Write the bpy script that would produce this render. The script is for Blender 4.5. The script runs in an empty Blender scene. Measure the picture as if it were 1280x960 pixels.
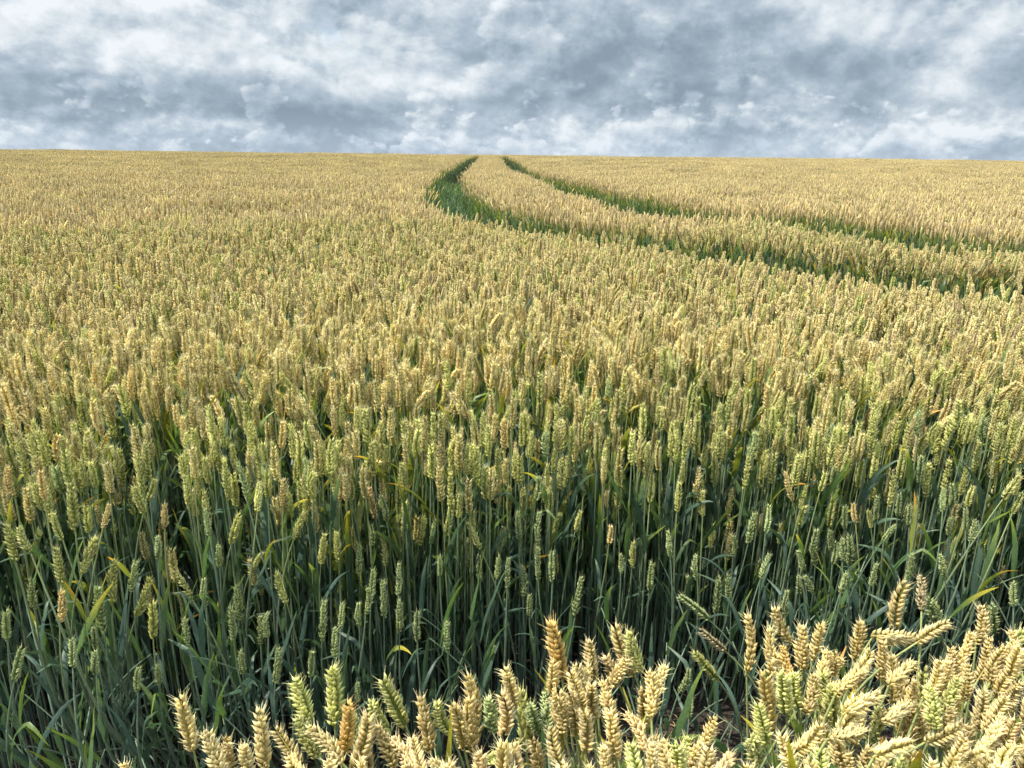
import bpy, math, random
import numpy as np
from mathutils import Vector, Matrix, Quaternion

random.seed(11)
rng = np.random.default_rng(7)
scene = bpy.context.scene
col = scene.collection
R = math.radians

# nearest plants: row (front clump or crop edge), colour, special pose, then ear base and ear tip in metres
HEROES = [
    (0, 1, 0, -0.308, 0.578, 0.731, -0.315, 0.580, 0.800), (0, 1, 0, -0.323, 0.489, 0.758, -0.326, 0.495, 0.802), (0, 1, 0, -0.245, 0.501, 0.780, -0.263, 0.516, 0.819),
    (0, 0, 0, -0.253, 0.529, 0.745, -0.248, 0.525, 0.803), (0, 1, 0, -0.226, 0.514, 0.757, -0.231, 0.517, 0.803), (0, 1, 0, -0.222, 0.534, 0.755, -0.226, 0.547, 0.820),
    (0, 0, 0, -0.185, 0.526, 0.768, -0.212, 0.538, 0.802), (0, 0, 0, -0.161, 0.500, 0.774, -0.196, 0.524, 0.786), (0, 4, 0, -0.196, 0.592, 0.756, -0.211, 0.600, 0.804),
    (0, 4, 0, -0.180, 0.622, 0.725, -0.182, 0.636, 0.793), (0, 4, 0, -0.177, 0.549, 0.756, -0.198, 0.556, 0.795), (0, 1, 0, -0.146, 0.517, 0.780, -0.181, 0.530, 0.810),
    (0, 2, 0, -0.154, 0.550, 0.756, -0.147, 0.561, 0.813), (0, 0, 0, -0.142, 0.537, 0.750, -0.128, 0.551, 0.808), (0, 0, 0, -0.105, 0.546, 0.745, -0.126, 0.556, 0.790),
    (0, 4, 0, -0.117, 0.590, 0.743, -0.132, 0.582, 0.792), (0, 4, 0, -0.101, 0.586, 0.758, -0.123, 0.589, 0.816), (0, 5, 0, -0.158, 0.605, 0.703, -0.159, 0.616, 0.747),
    (0, 0, 0, -0.074, 0.567, 0.745, -0.084, 0.573, 0.808), (0, 4, 0, -0.055, 0.575, 0.761, -0.067, 0.570, 0.805), (0, 0, 0, -0.044, 0.589, 0.730, -0.055, 0.585, 0.788),
    (0, 0, 0, -0.035, 0.599, 0.714, -0.038, 0.611, 0.776), (0, 5, 0, -0.015, 0.615, 0.724, -0.021, 0.619, 0.768), (0, 3, 0, -0.006, 0.589, 0.744, -0.009, 0.599, 0.793),
    (0, 1, 0, 0.007, 0.618, 0.755, -0.005, 0.616, 0.806), (0, 3, 0, -0.071, 0.501, 0.778, -0.088, 0.540, 0.792), (0, 3, 0, -0.077, 0.505, 0.779, -0.106, 0.534, 0.797),
    (0, 0, 0, 0.025, 0.552, 0.727, 0.021, 0.538, 0.792), (0, 4, 0, -0.021, 0.553, 0.747, 0.013, 0.546, 0.776), (0, 3, 0, -0.024, 0.493, 0.762, -0.024, 0.510, 0.804),
    (0, 1, 0, -0.034, 0.505, 0.768, -0.071, 0.511, 0.794), (0, 0, 0, 0.012, 0.479, 0.767, 0.007, 0.491, 0.810), (0, 2, 0, 0.060, 0.692, 0.728, 0.043, 0.697, 0.807),
    (0, 0, 0, 0.045, 0.643, 0.749, 0.046, 0.644, 0.793), (0, 0, 0, 0.074, 0.597, 0.770, 0.060, 0.605, 0.812), (0, 1, 0, 0.087, 0.616, 0.764, 0.067, 0.626, 0.804),
    (0, 0, 0, 0.093, 0.666, 0.748, 0.085, 0.676, 0.797), (0, 0, 0, 0.144, 0.705, 0.724, 0.118, 0.711, 0.791), (0, 4, 0, 0.143, 0.670, 0.756, 0.125, 0.669, 0.811),
    (0, 3, 0, 0.121, 0.692, 0.730, 0.104, 0.683, 0.770), (0, 0, 0, 0.106, 0.640, 0.759, 0.122, 0.637, 0.801), (0, 1, 0, 0.088, 0.609, 0.748, 0.083, 0.613, 0.792),
    (0, 0, 0, 0.100, 0.576, 0.769, 0.091, 0.599, 0.807), (0, 0, 0, 0.054, 0.585, 0.754, 0.041, 0.585, 0.800), (0, 0, 0, 0.068, 0.596, 0.740, 0.058, 0.586, 0.803),
    (0, 0, 0, 0.070, 0.535, 0.778, 0.066, 0.536, 0.826), (0, 0, 0, 0.100, 0.545, 0.761, 0.094, 0.552, 0.812), (0, 0, 0, 0.052, 0.536, 0.752, 0.039, 0.561, 0.788),
    (0, 1, 0, 0.089, 0.521, 0.751, 0.085, 0.528, 0.795), (0, 0, 0, 0.137, 0.576, 0.781, 0.137, 0.602, 0.818), (0, 0, 0, 0.139, 0.610, 0.736, 0.133, 0.606, 0.791),
    (0, 3, 0, 0.130, 0.549, 0.762, 0.110, 0.581, 0.786), (0, 0, 0, 0.150, 0.518, 0.761, 0.133, 0.548, 0.790), (0, 4, 0, 0.110, 0.464, 0.802, 0.101, 0.501, 0.827),
    (0, 1, 0, 0.119, 0.482, 0.787, 0.120, 0.495, 0.830), (0, 4, 0, 0.140, 0.499, 0.780, 0.141, 0.501, 0.825), (0, 1, 0, 0.138, 0.592, 0.779, 0.155, 0.608, 0.818),
    (0, 5, 0, 0.032, 0.614, 0.725, 0.022, 0.609, 0.768), (0, 5, 0, 0.040, 0.606, 0.730, 0.037, 0.639, 0.759), (0, 0, 0, 0.163, 0.520, 0.788, 0.183, 0.530, 0.827),
    (0, 4, 0, 0.144, 0.519, 0.765, 0.162, 0.532, 0.804), (0, 3, 0, 0.170, 0.468, 0.805, 0.192, 0.507, 0.805), (0, 4, 0, 0.244, 0.561, 0.763, 0.234, 0.572, 0.806),
    (0, 4, 0, 0.236, 0.555, 0.746, 0.224, 0.544, 0.788), (0, 0, 0, 0.175, 0.532, 0.742, 0.168, 0.538, 0.786), (0, 1, 0, 0.169, 0.500, 0.771, 0.172, 0.507, 0.816),
    (0, 0, 0, 0.144, 0.485, 0.785, 0.134, 0.520, 0.811), (0, 1, 0, 0.344, 0.758, 0.727, 0.312, 0.754, 0.787), (0, 0, 0, 0.316, 0.665, 0.765, 0.310, 0.670, 0.823),
    (0, 1, 0, 0.337, 0.687, 0.760, 0.342, 0.688, 0.813), (0, 2, 0, 0.294, 0.639, 0.765, 0.288, 0.663, 0.802), (0, 0, 0, 0.312, 0.684, 0.720, 0.294, 0.688, 0.769),
    (0, 4, 0, 0.279, 0.606, 0.760, 0.268, 0.605, 0.813), (0, 4, 0, 0.303, 0.632, 0.744, 0.296, 0.639, 0.787), (0, 0, 0, 0.324, 0.636, 0.763, 0.335, 0.657, 0.801),
    (0, 0, 0, 0.336, 0.651, 0.759, 0.341, 0.651, 0.803), (0, 0, 0, 0.410, 0.738, 0.722, 0.409, 0.737, 0.781), (0, 0, 0, 0.349, 0.627, 0.783, 0.379, 0.652, 0.805),
    (0, 0, 0, 0.326, 0.647, 0.758, 0.356, 0.658, 0.789), (0, 0, 0, 0.317, 0.591, 0.797, 0.355, 0.607, 0.816), (0, 4, 0, 0.332, 0.636, 0.734, 0.321, 0.633, 0.794),
    (0, 0, 0, 0.301, 0.608, 0.756, 0.310, 0.625, 0.797), (0, 4, 0, 0.330, 0.614, 0.741, 0.319, 0.604, 0.801), (0, 1, 0, 0.308, 0.554, 0.807, 0.358, 0.583, 0.804),
    (0, 1, 0, 0.303, 0.548, 0.788, 0.338, 0.575, 0.793), (0, 1, 0, 0.277, 0.518, 0.811, 0.320, 0.531, 0.811), (0, 4, 0, 0.364, 0.591, 0.746, 0.356, 0.582, 0.792),
    (0, 0, 0, 0.262, 0.548, 0.766, 0.296, 0.564, 0.790), (0, 1, 0, 0.259, 0.522, 0.763, 0.245, 0.540, 0.801), (0, 0, 0, 0.306, 0.539, 0.759, 0.299, 0.543, 0.803),
    (0, 4, 0, 0.275, 0.498, 0.764, 0.274, 0.522, 0.803), (0, 0, 0, 0.331, 0.540, 0.744, 0.327, 0.538, 0.789), (0, 0, 0, 0.320, 0.510, 0.760, 0.337, 0.531, 0.796),
    (0, 1, 0, 0.229, 0.479, 0.766, 0.224, 0.496, 0.807), (0, 0, 0, 0.415, 0.684, 0.736, 0.407, 0.684, 0.795), (0, 0, 0, 0.459, 0.747, 0.758, 0.462, 0.750, 0.829),
    (0, 6, 0, 0.498, 0.768, 0.770, 0.504, 0.793, 0.807), (0, 5, 0, 0.548, 0.802, 0.719, 0.522, 0.799, 0.769), (0, 1, 0, 0.401, 0.691, 0.790, 0.463, 0.706, 0.775),
    (0, 1, 0, 0.450, 0.690, 0.783, 0.489, 0.696, 0.806), (0, 0, 0, 0.410, 0.646, 0.739, 0.407, 0.664, 0.791), (0, 0, 0, 0.377, 0.607, 0.794, 0.414, 0.631, 0.805),
    (0, 0, 0, 0.413, 0.630, 0.742, 0.417, 0.630, 0.786), (0, 0, 0, 0.550, 0.737, 0.747, 0.552, 0.750, 0.797), (0, 5, 0, 0.628, 0.817, 0.703, 0.615, 0.813, 0.752),
    (0, 0, 0, 0.482, 0.665, 0.770, 0.499, 0.677, 0.810), (0, 0, 0, 0.551, 0.663, 0.768, 0.548, 0.690, 0.804), (0, 0, 0, 0.513, 0.665, 0.763, 0.515, 0.673, 0.808),
    (0, 3, 0, 0.501, 0.656, 0.762, 0.526, 0.674, 0.794), (0, 0, 0, 0.497, 0.634, 0.777, 0.517, 0.645, 0.816), (0, 1, 0, 0.514, 0.631, 0.785, 0.514, 0.627, 0.830),
    (0, 0, 0, 0.419, 0.615, 0.774, 0.435, 0.628, 0.814), (0, 0, 0, 0.445, 0.629, 0.763, 0.448, 0.633, 0.808), (0, 4, 0, 0.401, 0.563, 0.781, 0.396, 0.580, 0.823),
    (0, 4, 0, 0.435, 0.606, 0.762, 0.446, 0.608, 0.805), (0, 0, 0, 0.466, 0.623, 0.763, 0.467, 0.632, 0.807), (0, 1, 0, 0.349, 0.567, 0.787, 0.389, 0.587, 0.794),
    (0, 1, 0, 0.392, 0.559, 0.770, 0.425, 0.554, 0.799), (0, 1, 0, 0.464, 0.594, 0.755, 0.465, 0.599, 0.802), (0, 0, 0, 0.504, 0.629, 0.763, 0.524, 0.634, 0.803),
    (0, 1, 0, 0.510, 0.627, 0.750, 0.515, 0.617, 0.794), (0, 1, 0, 0.434, 0.544, 0.774, 0.465, 0.566, 0.798), (0, 1, 0, 0.309, 0.498, 0.813, 0.351, 0.514, 0.814),
    (0, 4, 0, 0.332, 0.488, 0.771, 0.350, 0.522, 0.793), (0, 1, 0, 0.374, 0.510, 0.749, 0.373, 0.518, 0.793), (0, 0, 0, 0.475, 0.663, 0.751, 0.475, 0.671, 0.795),
    (0, 0, 0, 0.386, 0.515, 0.773, 0.410, 0.532, 0.806), (0, 0, 0, 0.431, 0.508, 0.783, 0.464, 0.537, 0.790), (0, 1, 0, 0.400, 0.533, 0.759, 0.432, 0.534, 0.790),
    (0, 0, 0, 0.462, 0.578, 0.763, 0.483, 0.588, 0.802), (0, 3, 0, 0.459, 0.553, 0.760, 0.470, 0.557, 0.804), (0, 0, 0, 0.411, 0.556, 0.762, 0.418, 0.571, 0.804),
    (0, 1, 0, 0.316, 0.534, 0.737, 0.310, 0.540, 0.781), (0, 0, 0, 0.236, 0.449, 0.815, 0.250, 0.492, 0.818), (0, 1, 0, 0.047, 0.454, 0.791, 0.043, 0.482, 0.825),
    (0, 0, 0, 0.071, 0.459, 0.783, 0.067, 0.492, 0.813), (0, 0, 0, -0.045, 0.490, 0.768, -0.050, 0.489, 0.813), (0, 1, 0, -0.083, 0.509, 0.750, -0.089, 0.503, 0.794),
    (0, 1, 0, -0.149, 0.496, 0.754, -0.155, 0.508, 0.797), (0, 0, 0, -0.127, 0.514, 0.755, -0.127, 0.504, 0.799), (0, 0, 0, 0.116, 0.519, 0.748, 0.108, 0.509, 0.791),
    (0, 3, 0, 0.165, 0.523, 0.744, 0.158, 0.515, 0.788), (0, 0, 0, 0.193, 0.446, 0.799, 0.198, 0.486, 0.820), (0, 0, 0, 0.375, 0.474, 0.775, 0.395, 0.509, 0.795),
    (0, 1, 0, 0.410, 0.485, 0.768, 0.415, 0.497, 0.811), (0, 4, 0, 0.295, 0.471, 0.773, 0.310, 0.506, 0.797), (0, 3, 0, 0.010, 0.514, 0.752, 0.004, 0.533, 0.793),
    (1, 4, 0, -0.689, 1.007, 0.715, -0.696, 1.008, 0.765), (1, 4, 0, -0.702, 1.002, 0.640, -0.701, 1.004, 0.710), (1, 0, 0, -0.701, 0.981, 0.585, -0.689, 0.982, 0.646),
    (1, 4, 0, -0.675, 1.016, 0.650, -0.643, 1.018, 0.719), (1, 4, 0, -0.656, 1.049, 0.572, -0.638, 1.049, 0.661), (1, 5, 0, -0.604, 1.019, 0.617, -0.583, 1.011, 0.680),
    (1, 4, 0, -0.629, 1.063, 0.538, -0.592, 1.062, 0.622), (1, 4, 0, -0.549, 0.963, 0.572, -0.535, 0.951, 0.648), (1, 5, 0, -0.637, 0.985, 0.572, -0.624, 0.970, 0.662),
    (1, 4, 0, -0.543, 1.088, 0.556, -0.569, 1.090, 0.615), (1, 5, 0, -0.524, 1.143, 0.647, -0.528, 1.148, 0.702), (1, 4, 0, -0.497, 1.165, 0.619, -0.471, 1.155, 0.688),
    (1, 5, 0, -0.521, 1.161, 0.575, -0.514, 1.152, 0.630), (1, 4, 0, -0.497, 1.248, 0.516, -0.470, 1.236, 0.561), (1, 5, 0, -0.480, 1.213, 0.683, -0.494, 1.221, 0.758),
    (1, 4, 0, -0.408, 1.235, 0.590, -0.384, 1.235, 0.650), (1, 0, 0, -0.434, 1.265, 0.642, -0.429, 1.265, 0.704), (1, 5, 0, -0.502, 1.168, 0.456, -0.493, 1.156, 0.547),
    (1, 5, 0, -0.459, 1.039, 0.508, -0.452, 1.026, 0.591), (1, 5, 0, -0.465, 1.073, 0.416, -0.459, 1.062, 0.475), (1, 4, 0, -0.409, 1.167, 0.494, -0.420, 1.160, 0.572),
    (1, 4, 0, -0.630, 1.139, 0.691, -0.630, 1.119, 0.756), (1, 4, 0, -0.643, 1.178, 0.694, -0.620, 1.174, 0.744), (1, 0, 0, -0.592, 1.127, 0.669, -0.587, 1.130, 0.719),
    (1, 5, 0, -0.585, 1.078, 0.638, -0.584, 1.087, 0.682), (1, 4, 0, -0.735, 0.962, 0.704, -0.736, 0.959, 0.774), (1, 4, 0, -0.703, 0.953, 0.723, -0.718, 0.961, 0.767),
    (1, 0, 0, -0.655, 1.057, 0.707, -0.645, 1.071, 0.748), (1, 4, 0, -0.689, 1.041, 0.715, -0.684, 1.046, 0.803), (1, 5, 0, -0.686, 0.847, 0.585, -0.666, 0.852, 0.643),
    (1, 5, 0, -0.624, 0.880, 0.582, -0.625, 0.893, 0.627), (1, 5, 0, -0.669, 1.006, 0.515, -0.666, 1.004, 0.563), (1, 5, 0, -0.632, 0.939, 0.522, -0.628, 0.942, 0.567),
    (1, 5, 0, -0.554, 0.966, 0.480, -0.545, 0.954, 0.531), (1, 5, 0, -0.580, 0.951, 0.480, -0.576, 0.960, 0.524), (1, 5, 0, -0.444, 1.114, 0.447, -0.439, 1.112, 0.512),
    (1, 5, 0, -0.420, 1.089, 0.479, -0.416, 1.092, 0.534), (1, 5, 0, -0.350, 1.167, 0.414, -0.340, 1.171, 0.506), (1, 5, 0, -0.302, 1.126, 0.473, -0.297, 1.135, 0.526),
    (1, 5, 0, -0.307, 1.093, 0.436, -0.302, 1.094, 0.503), (1, 5, 0, -0.280, 1.174, 0.444, -0.277, 1.172, 0.499), (1, 5, 0, -0.245, 1.231, 0.421, -0.242, 1.228, 0.513),
    (1, 5, 0, -0.217, 1.244, 0.462, -0.216, 1.263, 0.530), (1, 5, 0, -0.203, 1.158, 0.440, -0.200, 1.160, 0.515), (1, 5, 0, -0.262, 1.153, 0.485, -0.256, 1.150, 0.546),
    (1, 5, 0, -0.263, 1.210, 0.475, -0.255, 1.209, 0.550), (1, 5, 0, -0.161, 1.097, 0.469, -0.159, 1.099, 0.534), (1, 5, 0, -0.113, 1.148, 0.408, -0.113, 1.143, 0.482),
    (1, 5, 0, -0.369, 1.143, 0.351, -0.365, 1.151, 0.409), (1, 5, 0, -0.396, 1.036, 0.427, -0.382, 1.033, 0.506), (1, 5, 0, -0.377, 1.050, 0.364, -0.380, 1.053, 0.418),
    (1, 5, 0, -0.279, 1.126, 0.310, -0.280, 1.132, 0.354), (1, 5, 0, -0.067, 1.158, 0.316, -0.063, 1.148, 0.360), (1, 4, 0, -0.231, 1.366, 0.576, -0.228, 1.362, 0.648),
    (1, 4, 0, -0.274, 1.402, 0.642, -0.276, 1.392, 0.734), (1, 0, 0, -0.335, 1.308, 0.631, -0.329, 1.313, 0.705), (1, 4, 0, -0.193, 1.374, 0.496, -0.178, 1.367, 0.576),
    (1, 5, 0, -0.164, 1.356, 0.512, -0.154, 1.357, 0.574), (1, 4, 0, -0.135, 1.374, 0.519, -0.118, 1.383, 0.609), (1, 4, 0, -0.062, 1.351, 0.505, -0.090, 1.354, 0.570),
    (1, 5, 0, -0.046, 1.391, 0.541, -0.044, 1.394, 0.586), (1, 5, 0, -0.027, 1.393, 0.464, -0.013, 1.382, 0.546), (1, 5, 0, -0.028, 1.320, 0.453, -0.024, 1.312, 0.517),
    (1, 5, 0, -0.063, 1.359, 0.422, -0.066, 1.362, 0.491), (1, 5, 0, 0.060, 1.386, 0.497, 0.063, 1.392, 0.577), (1, 5, 0, 0.059, 1.331, 0.444, 0.056, 1.334, 0.527),
    (1, 5, 0, 0.021, 1.399, 0.501, 0.016, 1.404, 0.571), (1, 5, 0, -0.005, 1.300, 0.444, -0.003, 1.303, 0.518), (1, 5, 0, 0.027, 1.339, 0.401, 0.022, 1.341, 0.480),
    (1, 5, 0, 0.041, 1.295, 0.384, 0.040, 1.288, 0.443), (1, 5, 0, 0.086, 1.306, 0.458, 0.084, 1.309, 0.531), (1, 5, 0, 0.130, 1.251, 0.416, 0.142, 1.262, 0.505),
    (1, 4, 0, 0.085, 1.455, 0.537, 0.082, 1.453, 0.605), (1, 4, 0, 0.143, 1.452, 0.492, 0.153, 1.452, 0.547), (1, 0, 0, 0.210, 1.395, 0.494, 0.212, 1.394, 0.542),
    (1, 4, 0, 0.271, 1.439, 0.407, 0.270, 1.435, 0.483), (1, 5, 0, 0.231, 1.347, 0.453, 0.228, 1.346, 0.504), (1, 4, 0, 0.237, 1.489, 0.573, 0.230, 1.488, 0.638),
    (1, 4, 0, 0.095, 1.514, 0.602, 0.097, 1.507, 0.671), (1, 4, 0, -0.067, 1.454, 0.563, -0.061, 1.444, 0.654), (1, 0, 0, 0.015, 1.492, 0.615, 0.008, 1.511, 0.685),
    (1, 3, 0, -0.276, 1.356, 0.568, -0.284, 1.350, 0.650), (1, 5, 0, -0.250, 1.330, 0.577, -0.259, 1.323, 0.644), (1, 4, 0, -0.337, 1.274, 0.518, -0.336, 1.268, 0.594),
    (1, 5, 0, -0.282, 1.326, 0.522, -0.284, 1.334, 0.574), (1, 4, 0, -0.356, 1.219, 0.546, -0.341, 1.208, 0.622), (1, 5, 0, -0.303, 1.301, 0.469, -0.296, 1.295, 0.551),
    (1, 5, 0, -0.136, 1.254, 0.501, -0.135, 1.249, 0.554), (1, 0, 0, 0.214, 1.476, 0.538, 0.212, 1.478, 0.583), (1, 4, 0, 0.518, 1.498, 0.573, 0.520, 1.496, 0.665),
    (1, 5, 0, 0.524, 1.353, 0.547, 0.529, 1.369, 0.611), (1, 5, 0, 0.501, 1.381, 0.506, 0.505, 1.375, 0.586), (1, 5, 0, 0.465, 1.361, 0.489, 0.456, 1.348, 0.548),
    (1, 5, 0, 0.490, 1.261, 0.497, 0.506, 1.270, 0.554), (1, 0, 0, 0.600, 1.422, 0.585, 0.574, 1.423, 0.660), (1, 4, 0, 0.614, 1.413, 0.573, 0.622, 1.418, 0.629),
    (1, 5, 0, 0.608, 1.293, 0.512, 0.596, 1.282, 0.603), (1, 5, 0, 0.621, 1.263, 0.560, 0.609, 1.256, 0.613), (1, 5, 0, 0.625, 1.258, 0.535, 0.625, 1.261, 0.587),
    (1, 5, 0, 0.625, 1.222, 0.562, 0.619, 1.226, 0.613), (1, 5, 0, 0.654, 1.253, 0.538, 0.641, 1.248, 0.612), (1, 5, 0, 0.662, 1.307, 0.585, 0.652, 1.303, 0.641),
    (1, 0, 0, 0.707, 1.357, 0.572, 0.699, 1.363, 0.616), (1, 5, 0, 0.723, 1.313, 0.598, 0.716, 1.312, 0.660), (1, 4, 0, 0.707, 1.295, 0.593, 0.694, 1.294, 0.636),
    (1, 5, 0, 0.600, 1.164, 0.531, 0.607, 1.167, 0.576), (1, 5, 0, 0.671, 1.196, 0.526, 0.670, 1.187, 0.584), (1, 5, 0, 0.712, 1.255, 0.588, 0.725, 1.245, 0.630),
    (1, 4, 0, 0.771, 1.364, 0.606, 0.769, 1.366, 0.683), (1, 5, 0, 0.754, 1.294, 0.620, 0.747, 1.290, 0.676), (1, 5, 0, 0.749, 1.242, 0.627, 0.745, 1.246, 0.676),
    (1, 5, 0, 0.803, 1.323, 0.676, 0.789, 1.314, 0.745), (1, 4, 0, 0.823, 1.327, 0.648, 0.809, 1.316, 0.732), (1, 5, 0, 0.805, 1.241, 0.660, 0.808, 1.256, 0.704),
    (1, 5, 0, 0.833, 1.264, 0.658, 0.822, 1.260, 0.712), (1, 5, 0, 0.817, 1.227, 0.617, 0.807, 1.219, 0.660), (1, 4, 0, 0.836, 1.221, 0.679, 0.843, 1.226, 0.723),
    (1, 5, 0, 0.827, 1.200, 0.644, 0.821, 1.205, 0.689), (1, 5, 0, 0.803, 1.147, 0.650, 0.806, 1.151, 0.694), (1, 4, 0, 0.880, 1.198, 0.707, 0.906, 1.203, 0.755),
    (1, 4, 0, 0.900, 1.194, 0.681, 0.915, 1.203, 0.723), (1, 5, 0, 0.822, 1.039, 0.593, 0.821, 1.051, 0.636), (1, 5, 0, 0.581, 1.285, 0.501, 0.564, 1.286, 0.551),
    (1, 5, 0, 0.579, 1.220, 0.493, 0.555, 1.220, 0.535), (1, 5, 0, 0.546, 1.206, 0.502, 0.537, 1.201, 0.549), (1, 5, 0, 0.423, 1.302, 0.389, 0.423, 1.305, 0.481),
    (1, 5, 0, 0.448, 1.292, 0.419, 0.436, 1.287, 0.498), (1, 4, 0, 0.644, 1.399, 0.621, 0.652, 1.404, 0.665), (1, 4, 0, 0.713, 1.464, 0.625, 0.714, 1.457, 0.688),
    (1, 5, 1, 0.300, 0.950, 0.624, 0.248, 0.948, 0.670), (1, 6, 1, 0.327, 0.942, 0.575, 0.281, 0.939, 0.618), (1, 4, 3, 0.323, 0.947, 0.518, 0.277, 0.940, 0.579),
    (1, 5, 0, 0.315, 1.126, 0.343, 0.331, 1.131, 0.397), (1, 5, 0, 0.326, 1.086, 0.321, 0.328, 1.095, 0.366), (1, 5, 0, -0.747, 0.997, 0.599, -0.730, 0.982, 0.666),
    (1, 5, 0, -0.506, 0.984, 0.543, -0.507, 0.984, 0.597), (1, 5, 0, -0.532, 1.113, 0.526, -0.533, 1.122, 0.580), (1, 5, 0, -0.702, 0.873, 0.634, -0.687, 0.865, 0.692),
    (1, 5, 0, 0.335, 1.361, 0.483, 0.326, 1.367, 0.549), (1, 5, 0, 0.284, 1.303, 0.442, 0.283, 1.295, 0.517), (1, 5, 0, 0.380, 1.304, 0.466, 0.372, 1.305, 0.530),
    (1, 4, 0, 0.362, 1.447, 0.544, 0.363, 1.450, 0.620), (1, 4, 0, 0.426, 1.472, 0.521, 0.424, 1.478, 0.588), (1, 4, 0, 0.304, 1.460, 0.560, 0.307, 1.473, 0.627),
    (1, 5, 0, 0.537, 1.231, 0.435, 0.536, 1.236, 0.494), (1, 5, 0, 0.731, 1.183, 0.554, 0.723, 1.175, 0.612), (1, 5, 0, 0.778, 1.156, 0.572, 0.760, 1.155, 0.624),
    (1, 4, 0, 0.179, 1.523, 0.591, 0.171, 1.526, 0.659), (1, 0, 0, -0.761, 1.024, 0.780, -0.755, 1.017, 0.837), (1, 0, 0, -0.747, 1.068, 0.751, -0.745, 1.069, 0.807),
    (1, 4, 0, -0.574, 1.186, 0.683, -0.576, 1.189, 0.747), (1, 4, 0, -0.456, 1.194, 0.667, -0.453, 1.216, 0.720), (1, 4, 0, -0.384, 1.299, 0.634, -0.374, 1.297, 0.700),
]

# ------------------------------------------------------------------ terrain
CREST = 37.0
def drop(y):
    return -np.maximum(0.0, y - CREST) ** 2 / 1000.0
def undul(x, y):
    return 0.018 * np.sin(x * 0.9 + 1.3) * np.sin(y * 0.55 + 0.4) + 0.014 * np.sin(x * 2.3 - y * 1.7) \
        + 0.05 * np.sin(x * 0.13 + 2.0) * np.sin(y * 0.21 + 0.7) * np.clip((y - 3) / 8, 0, 1)
def ground_z(x, y):
    return drop(y)

# ------------------------------------------------------------------ wheel tracks (plan view, metres)
T1 = [(9.0, 1.05), (5.0, 1.62), (3.2, 2.58), (2.15, 3.2), (1.74, 3.45), (1.35, 3.75), (0.98, 4.22), (0.38, 5.15), (-0.15, 6.05),
      (-0.47, 7.28), (-0.81, 9.3), (-1.12, 12.9), (-1.40, 17.4), (-1.60, 27.0), (-1.74, 34.0), (-2.3, 42.0), (-4.6, 52.0), (-9.0, 66.0)]
T2 = [(12.0, 1.9), (7.5, 2.7), (4.6, 3.75), (3.07, 4.5), (2.62, 4.97), (2.2, 5.85), (1.52, 6.6), (1.06, 8.85), (0.67, 12.8),
      (0.30, 17.4), (0.02, 22.0), (-.30, 30.0), (-.85, 38.0), (-2.6, 48.0), (-7.0, 66.0)]
SP = [(-6.5, 11.9), (-4.65, 11.3), (-3.26, 10.75), (-1.9, 10.6)]
def smooth(poly, n=6):
    P = np.array(poly, float); out = []
    for i in range(len(P) - 1):
        p0 = P[max(i - 1, 0)]; p1 = P[i]; p2 = P[i + 1]; p3 = P[min(i + 2, len(P) - 1)]
        for k in range(n):
            t = k / n
            out.append(0.5 * ((2 * p1) + (-p0 + p2) * t + (2 * p0 - 5 * p1 + 4 * p2 - p3) * t * t + (-p0 + 3 * p1 - 3 * p2 + p3) * t ** 3))
    out.append(P[-1])
    return np.array(out)
T1s, T2s, SPs = smooth(T1), smooth(T2), smooth(SP)
def half(y):
    return np.interp(y, [4.0, 5.5, 8.0, 18.0, 30.0, 37.0, 39.0], [.47, .43, .37, .30, .26, .20, -.2])

def dist_poly(pts, poly):
    """distance of each point to a polyline, and the unit vector pointing to it"""
    a = poly[:-1]; ab = poly[1:] - a; l2 = (ab * ab).sum(1)
    w = pts[:, None, :] - a[None]
    t = np.clip((w * ab[None]).sum(2) / l2[None], 0, 1)
    dv = t[:, :, None] * ab[None] - w
    dd = (dv * dv).sum(2)
    k = dd.argmin(1); i = np.arange(len(pts))
    d = np.sqrt(dd[i, k])
    return d, dv[i, k] / np.maximum(d, 1e-6)[:, None]
HALF = 0.27

# ------------------------------------------------------------------ mesh accumulator
class Geo:
    def __init__(self):
        self.v, self.f, self.c, self.m, self.n, self.pid = [], [], [], [], 0, []
    def add(self, V, Fq, C, mat):
        V = np.asarray(V, np.float32); Fq = np.asarray(Fq, np.int32)
        if Fq.shape[1] == 3:
            Fq = np.hstack([Fq, np.full((len(Fq), 1), -1 - self.n)])
        C = np.broadcast_to(np.asarray(C, np.float32), (len(V), 3))
        self.v.append(V); self.c.append(C)
        self.f.append(np.where(Fq < 0, -1, Fq + self.n)); self.m.append(np.full(len(Fq), mat, np.int32))
        self.n += len(V)
        return self
    def arrays(self):
        return np.vstack(self.v), np.vstack(self.f), np.vstack(self.c), np.concatenate(self.m)
    def merge(self, other, M=None, off=(0, 0, 0), tint=None):
        V, F_, C, m = other if isinstance(other, tuple) else other.arrays()
        if M is not None:
            V = V @ np.asarray(M, np.float32).T
        V = V + np.asarray(off, np.float32)
        if tint is not None:
            C = C * tint
        self.v.append(V.astype(np.float32)); self.c.append(C.astype(np.float32))
        self.f.append(np.where(F_ < 0, -1, F_ + self.n)); self.m.append(m)
        self.n += len(V)
    def mesh(self, name, mats, extra=None, flat=False):
        V, F_, C, m = self.arrays()
        return make_mesh(name, V, F_, C, m, mats, extra)

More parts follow.
